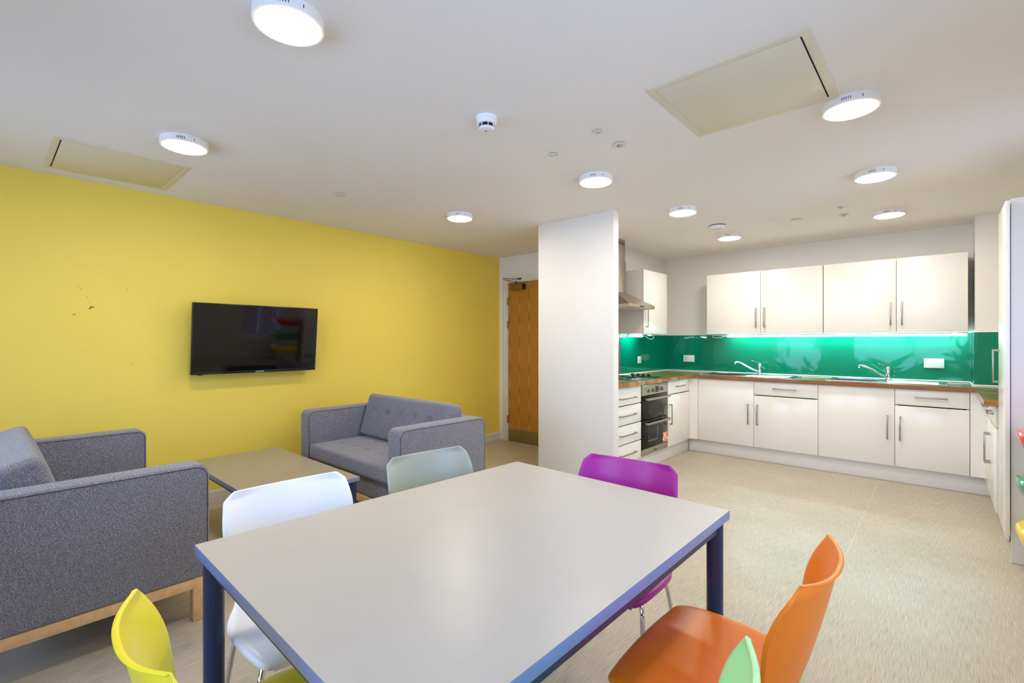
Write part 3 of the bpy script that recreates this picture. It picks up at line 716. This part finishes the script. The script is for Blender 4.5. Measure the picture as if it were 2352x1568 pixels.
# oven
OY0,OY1=4.356,4.968; ow=OY1-OY0
t=thing('double_oven','built-in steel and black glass double oven','oven',(FX,OY0,ZB),R90)
T=Matrix.Translation((FX,OY0,0))@Matrix.Rotation(R90,4,'Z')
def op(name,mb,m,p=t,**k): return obj(name,place(mb,T),m,p,world=True,**k)
op('oven_casing',MB().box(.003,ow-.003,.02,.55,ZB+.002,ZT-.002),M_black)
cp=op('control_panel',MB().box(.012,ow-.01,-.004,.02,.758,.862,.002),M_steel)
for x in (.135,.235,.44):
    k=MB().lathe([(.022,.0),(.0215,-.004),(.019,-.006),(.017,-.024),(.015,-.026),(.001,-.026)],(x,-.004,.806),28,axis='y'); k.box(x-.003,x+.003,-.034,-.024,.792,.822,.001)
    op('control_knob',k,M_nickel,cp)
op('clock_display',MB().box(.305,.375,-.0052,-.0035,.777,.836),M_black,cp,smooth=False)
sy=MB()
for x in (.135,.235,.44):
    sy.box(x-.003,x+.003,-.0046,-.0038,.845,.851)
    for a in (-1,1): sy.box(x+a*.034-.0015,x+a*.034+.0015,-.0046,-.0038,.815,.818)
op('printed_symbols',sy,M_darkprint,cp,smooth=False)
def odoor(z0,z1,hz,nm):
    dd=op('oven_door',MB().box(.012,ow-.01,-.004,.02,z0,z1,.003),M_ovenglass,label=nm)
    h=MB().box(.055,ow-.03,-.05,-.036,hz-.012,hz+.012,.003)
    for x in (.055,ow-.05): h.box(x,x+.02,-.04,-.003,hz-.009,hz+.009,.002)
    op('handle',h,M_nickel,dd,label='flat steel bar handle')
    return dd
d1=odoor(.513,.752,.722,'upper black glass oven door'); d2=odoor(.225,.507,.478,'lower black glass oven door')
op('viewing_window',MB().box(.14,.47,-.0046,-.0038,.555,.665),mat('oven_window_dark',(13,13,12),.09,spec=.28),d1,smooth=False)
op('viewing_window',MB().box(.13,.47,-.0046,-.0038,.27,.43),M_ovenwin,d2,smooth=False)
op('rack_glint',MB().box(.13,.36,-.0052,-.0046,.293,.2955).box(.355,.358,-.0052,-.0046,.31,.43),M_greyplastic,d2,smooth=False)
op('lower_strip',MB().box(.012,ow-.01,-.003,.02,ZB+.004,.222,.002),M_steel)
op('maker_logo',text_mb('indesit',.026,.0004,Matrix.Translation((.30,-.0034,.188))@Matrix.Rotation(PI/2,4,'X')),M_darkprint,smooth=False)
st=op('orange_sticker',MB().box(.475,.6,-.0055,-.0047,.232,.335),M_orange_st,d2,smooth=False,label='orange and white sticker')
pr=MB().box(.475,.6,-.0062,-.0054,.252,.272)
for x0_,x1_,z_,h_ in ((.488,.588,.326,.006),(.505,.53,.309,.013),(.533,.56,.309,.013),(.505,.565,.295,.006),(.49,.515,.283,.006),(.52,.575,.285,.007)):
    pr.box(x0_,x1_,-.0062,-.0054,z_-h_/2,z_+h_/2)
op('sticker_print',pr,M_whiteprint,d2,smooth=False)
op('sticker_lettering',MB().box(.497,.525,-.0068,-.006,.259,.265).box(.53,.548,-.0068,-.006,.259,.265).box(.552,.578,-.0068,-.006,.26,.266),M_darkprint,d2,smooth=False)
op('sticker_footer',MB().box(.475,.6,-.0062,-.0054,.232,.243).box(.475,.483,-.0061,-.0054,.272,.335),M_amber,d2,smooth=False)

# hob
t=thing('ceramic_hob','black glass ceramic hob set in the worktop above the oven','hob',(-2.53,4.71,.91))
obj('glass_top',MB().box(-2.775,-2.275,4.435,4.988,.9105,.9165,.002),M_hob,t,world=True)
obj('hob_body',MB().box(-2.755,-2.30,4.455,4.965,.875,.9105),M_black,t,world=True,smooth=False)
for cx,cy,r in ((-2.64,4.56,.075),(-2.41,4.56,.09),(-2.64,4.80,.09),(-2.41,4.80,.075)):
    obj('cooking_zone',MB().lathe([(r,0),(r,.0004),(r-.002,.0004),(r-.002,0)],(cx,cy,.9166),40),M_greyplastic,t,world=True)
for x in (-2.60,-2.535,-2.47,-2.405):
    obj('control_knob',MB().lathe([(.019,0),(.0195,.003),(.017,.02),(.014,.022),(.001,.022)],(x,4.935,.9167),24).box(x-.002,x+.002,4.92,4.95,.937,.9405),M_black,t,world=True)

# cooker hood
t=thing('cooker_hood','brushed steel chimney cooker hood above the hob','cooker hood',(-2.79,4.62,1.645))
hx0,hx1,hy0,hy1=-2.79,-2.32,4.33,4.905
lip=MB().box(hx0,hx1,hy0,hy1,1.650,1.684,.002)
obj('hood_lip',lip,M_hood,t,world=True)
bm=bmesh.new(); cy0,cy1,cx1=4.505,4.735,-2.575
A=[bm.verts.new(p) for p in ((hx0,hy0,1.684),(hx1,hy0,1.684),(hx1,hy1,1.684),(hx0,hy1,1.684))]
B=[bm.verts.new(p) for p in ((hx0,cy0,1.83),(cx1,cy0,1.83),(cx1,cy1,1.83),(hx0,cy1,1.83))]
for i in range(4): bm.faces.new((A[i],A[(i+1)%4],B[(i+1)%4],B[i]))
bm.faces.new(A[::-1]); bm.faces.new(B); bmesh.ops.recalc_face_normals(bm,faces=bm.faces)
mb=MB(); mb._merge(bm); obj('hood_canopy',mb,M_hood,t,world=True,smooth=False)
obj('chimney_lower',MB().box(hx0,cx1,cy0,cy1,1.83,2.175,.002),M_hood,t,world=True)
obj('chimney_upper',MB().box(hx0,cx1-.006,cy0+.006,cy1-.006,2.17,CH-.001,.002),M_hood,t,world=True)
for k in range(5):
    vs=MB().box(cx1-.0065,cx1-.0052,cy0+.04+.035*k,cy0+.052+.035*k,CH-.06,CH-.03)
    obj('vent_slot',vs,M_gap,t,world=True,smooth=False)
obj('switch_panel',MB().box(hx1-.001,hx1+.002,4.56,4.66,1.661,1.673,.001),M_darkmetal,t,world=True)
obj('grease_filter',MB().box(hx0+.04,hx1-.03,hy0+.03,hy1-.03,1.645,1.650),M_alu,t,world=True,smooth=False)
for yy in (4.42,4.80): obj('spot_lamp',MB().lathe([(.028,0),(.028,-.003),(.02,-.004),(.001,-.004)],(-2.40,yy,1.6495),24),M_plate,t,world=True)

# wall units
def wunit(lb,origin,rz,w,fronts): return unit('wall_cabinet',lb,origin,rz,w,1.387,2.104,.342,fronts,group='white gloss wall cabinets')
hz=1.570; hl=.222
unit('wall_cabinet','single door white wall cabinet beside the cooker hood',(-2.45,4.911),R90,.60,1.387,2.104,.34,[('door',0,.6,1.387,2.104,(.045,hz,hl,True))],group='white gloss wall cabinets')
wunit('double door white wall cabinet above the left sink',(-2.120,5.9),0,1.199,[('door',0,.598,1.387,2.104,(.598-.043,hz,hl,True)),('door',.598,1.199,1.387,2.104,(.598+.042,hz,hl,True))])
wunit('double door white wall cabinet above the right sink next to the pier',(-.917,5.9),0,1.099,[('door',0,.596,1.387,2.104,(.596-.042,hz,hl,True)),('door',.596,1.099,1.387,2.104,(.596+.042,hz,hl,True))])
# under-cabinet strips
t=thing('led_strip_light','long white strip light glowing under the sink wall cabinets','strip light',(-.88,6.12,1.387))
obj('strip_housing',MB().box(-1.98,.185,6.10,6.13,1.372,1.3865,.001),M_alu,t,world=True)
obj('strip_diffuser',MB().tube([(-1.945,6.115,1.363),(.180,6.115,1.363)],.009,12,0),M_led,t,world=True)
obj('power_cable',MB().tube([(-1.945,6.115,1.368),(-1.99,6.11,1.36),(-2.04,6.08,1.345),(-2.10,6.07,1.352),(-2.115,6.10,1.372),(-2.06,6.15,1.378)],.0035,8,6),M_cable,t,world=True)
obj('connector',MB().box(-2.07,-1.985,6.13,6.165,1.368,1.3865,.003),M_cable,t,world=True)
t=thing('led_strip_light','short white strip light glowing under the cabinet beside the hood','strip light',(-2.66,5.15,1.387))
obj('strip_housing',MB().box(-2.695,-2.665,4.98,5.36,1.372,1.3865,.001),M_alu,t,world=True)
obj('strip_diffuser',MB().tube([(-2.68,4.99,1.363),(-2.68,5.32,1.363)],.009,12,0),M_led,t,world=True)
obj('power_cable',MB().tube([(-2.68,5.33,1.364),(-2.66,5.38,1.36),(-2.64,5.42,1.335),(-2.62,5.455,1.328),(-2.60,5.475,1.35),(-2.61,5.46,1.374)],.0035,8,6),M_cable,t,world=True)
obj('connector',MB().box(-2.65,-2.60,5.40,5.47,1.368,1.3865,.003),M_cable,t,world=True)

# tall unit
t=thing('tall_larder_unit','tall white gloss larder unit at the right edge of the kitchen','cabinet',(.6,4.25,0))
obj('carcass',MB().box(.308,XR-.003,4.062,4.468,.15,2.13),M_carc,t,world=True,smooth=False)
dd=obj('door',MB().box(.281,.301,4.022,4.463,.158,2.126,.0015),M_gloss,t,world=True)
T=Matrix.Translation((.281,4.463,0))@Matrix.Rotation(-R90,4,'Z')
handle(dd,(.075,1.141),.215,True,T)
obj('side_panel',MB().box(.306,XR-.003,4.044,4.062,.001,2.14,.001),M_carc,t,world=True,smooth=False)
obj('plinth_board',MB().box(.34,.355,4.063,4.468,.001,.15),M_plinth,t,world=True,smooth=False)

# sinks and taps
def sink(lb,x0,x1,y0,y1,tapx,taplb):
    t=thing('sink',lb,'sink',((x0+x1)/2,(y0+y1)/2,.91))
    bx0,bx1,by0,by1=x0+.06,x0+.40,y0+.055,y1-.085
    obj('rim_and_drainer',MB().cells([x0,bx0,bx1,x1],[y0,by0,by1,y1],lambda u,v:not(bx0<u<bx1 and by0<v<by1),.9103,.9155,'z',.0018),M_sink,t,world=True)
    b=MB(); z=.76; th=.003
    b.box(bx0-th,bx0,by0-th,by1+th,z,.913).box(bx1,bx1+th,by0-th,by1+th,z,.913).box(bx0,bx1,by0-th,by0,z,.913).box(bx0,bx1,by1,by1+th,z,.913).box(bx0,bx1,by0,by1,z,z+th)
    obj('bowl',b,M_sink,t,world=True)
    obj('drain',MB().lathe([(.04,0),(.04,.003),(.03,.002),(.001,.001)],((bx0+bx1)/2,(by0+by1)/2,z+th),28),M_chrome,t,world=True)
    r=MB()
    for k in range(7):
        yy=by0+.02+k*(by1-by0-.04)/6; r.tube([(bx1+.09,yy,.9155),(x1-.06,yy,.9155)],.004,8,0)
    r.box(x0+.004,x1-.004,y0,y0+.01,.914,.9185,.002).box(x0+.004,x1-.004,y1-.01,y1,.914,.9185,.002).box(x0,x0+.01,y0,y1,.914,.9185,.002).box(x1-.01,x1,y0,y1,.914,.9185,.002)
    obj('drainer_ridges',r,M_sink,t,world=True)
    ty=y1-.045
    ty=by1+.04
    ta=thing('mixer_tap',taplb,'tap',(tapx,ty,.917))
    obj('tap_body',MB().lathe([(.026,0),(.0265,.006),(.021,.012),(.019,.05),(.0195,.052),(.0195,.085),(.018,.09),(.0185,.125),(.016,.13),(.001,.131)],(tapx,ty,.917),28),M_chrome,ta,world=True)
    obj('spout',MB().tube([(tapx-.012,ty-.008,.945),(tapx-.07,ty-.05,.98),(tapx-.14,ty-.10,1.028),(tapx-.175,ty-.125,1.05),(tapx-.205,ty-.147,1.058),(tapx-.225,ty-.16,1.053)],lambda s:.0105-.001*s,14,8).lathe([(.0115,0),(.012,-.018),(.001,-.018)],(tapx-.223,ty-.159,1.052),16),M_chrome,ta,world=True)
    obj('lever',MB().box(-.10,0,-.009,.009,-.003,.003,.0025,mtx=Matrix.Translation((tapx,ty,1.05))@Matrix.Rotation(math.radians(35),4,'Z')@Matrix.Rotation(math.radians(17),4,'Y')),M_chrome,ta,world=True)
sink('stainless steel sink and drainer nearer the hob corner',*SK[0],-1.575,'chrome mixer tap over the left sink')
sink('stainless steel sink and drainer nearer the pier',*SK[1],-.392,'chrome mixer tap over the right sink')
# sockets
t=thing('switched_socket','small white switched connection plate on the short green splashback','switch',(-2.79,5.464,1.073))
obj('face_plate',MB().box(-2.7898,-2.781,5.421,5.507,1.03,1.116,.003),M_plate,t,world=True)
obj('rocker_switch',MB().box(-2.7815,-2.777,5.455,5.475,1.083,1.105,.001),M_bead,t,world=True)
pm=MB()
for y_,z_ in ((5.437,1.10),(5.492,1.10),(5.437,1.073),(5.49,1.073),(5.44,1.048),(5.49,1.05),(5.452,1.048),(5.464,1.078)): obj('pin_hole',MB().box(-2.7815,-2.7803,y_-.003,y_+.003,z_-.0025,z_+.0025),M_darkmetal,t,world=True,smooth=False)
t=thing('double_socket','white double power socket on the green splashback beside the corner','power socket',(-2.472,6.24,1.076))
obj('face_plate',MB().box(-2.545,-2.40,6.2315,6.2412,1.032,1.12,.003),M_plate,t,world=True)
pm=MB()
for cx in (-2.513,-2.432):
    for b_ in ((cx-.0025,cx+.0025,6.2305,6.232,1.079,1.087),(cx-.0145,cx-.0075,6.2305,6.232,1.0565,1.0605),(cx+.0075,cx+.0145,6.2305,6.232,1.0565,1.0605)):
        obj('pin_hole',MB().box(*b_),M_darkmetal,t,world=True,smooth=False)
for cx in (-2.483,-2.462): obj('rocker_switch',MB().box(cx-.006,cx+.006,6.228,6.232,1.086,1.104,.001),M_bead,t,world=True)
t=thing('blank_plate','blank white double wall plate on the green splashback by the right tap','wall plate',(-.05,6.24,1.087))
obj('face_plate',MB().box(-.126,.024,6.229,6.2412,1.04,1.133,.004),M_plate,t,world=True)
for x_ in (-.112,.010): obj('screw',MB().lathe([(.003,0),(.002,-.001),(.001,-.001)],(x_,6.229,1.087),12,axis='y'),M_darkmetal,t,world=True)

# recycling bins, stacked against the side of the tall unit
for (z0,zl0,zl1,ml,lb) in ((.001,.170,.300,M_lid_yellow,'stacking bin with yellow lid, bottom of the stack'),(.301,.440,.558,M_lid_green,'stacking bin with green lid, middle of the stack'),(.559,.706,.814,M_lid_red,'stacking bin with red lid, top of the stack')):
    t=thing('recycling_bin',lb,'bin',(.56,3.82,z0),group='stacking bins by the tall unit')
    h=zl1-zl0
    obj('bin_body',MB().lathe([(.86,0),(.9,.004),(1,(zl0-z0)+.02),(.98,(zl0-z0)+.02),(.001,(zl0-z0)+.02)],(.56,3.83,z0),56,sup=5,sx=.175,sy=.175),M_binbody,t,world=True)
    obj('lid',MB().lathe([(.80,0),(.86,.003),(.94,h*.35),(1.0,h*.72),(1.0,h*.84),(.975,h*.93),(.9,h*.985),(.70,h),(.001,h)],(.553,3.79,zl0),64,sup=2.9,sx=.248,sy=.225),ml,t,world=True,angle=60)

# houses seen only as a reflection through the right window
t=thing('brick_building','brick building across the street, seen mirrored in the television','building',(13.2,16,-4))
obj('facade',MB().box(13.2,17.2,6,28,-4,9),M_brick,t,world=True,smooth=False)
for yy in (10,12.6,15.2,17.8,20.4):
    for zz in (-2,.6,3.2):
        w=obj('sash_window',MB().cells([yy,yy+.08,yy+.36,yy+.4,yy+.68,yy+.72,yy+1.0,yy+1.08],[zz,zz+.08,zz+.44,zz+.48,zz+.84,zz+.88,zz+1.24,zz+1.28,zz+1.5,zz+1.58],lambda u,v,yy=yy,zz=zz:(u<yy+.08 or u>yy+1.0 or yy+.36<u<yy+.4 or yy+.68<u<yy+.72 or v<zz+.08 or v>zz+1.5 or zz+.44<v<zz+.48 or zz+.84<v<zz+.88 or zz+1.24<v<zz+1.28),13.14,13.2,'x'),M_upvc,t,world=True,smooth=False)

# ------------------------------------------------------------------ daylight + camera
w=bpy.data.worlds.new('sky'); S.world=w; w.use_nodes=True
bg=w.node_tree.nodes['Background']; bg.inputs['Color'].default_value=(.42,.60,1.0,1); bg.inputs['Strength'].default_value=2.7
cam=bpy.data.cameras.new('camera'); co=bpy.data.objects.new('camera',cam); COL.objects.link(co)
co.location=(0,0,1.3); co.rotation_euler=(PI/2,0,math.radians(41.98))
cam.sensor_fit='HORIZONTAL'; cam.sensor_width=36; cam.lens=1095/2352*36; cam.clip_start=.02
S.camera=co
S.view_settings.view_transform='Standard'; S.view_settings.look='None'; S.view_settings.gamma=1; S.view_settings.exposure=1.45
try: S.view_settings.use_curve_mapping=False
except Exception: pass
try:
    S.cycles.max_bounces=10; S.cycles.diffuse_bounces=7
except Exception: pass
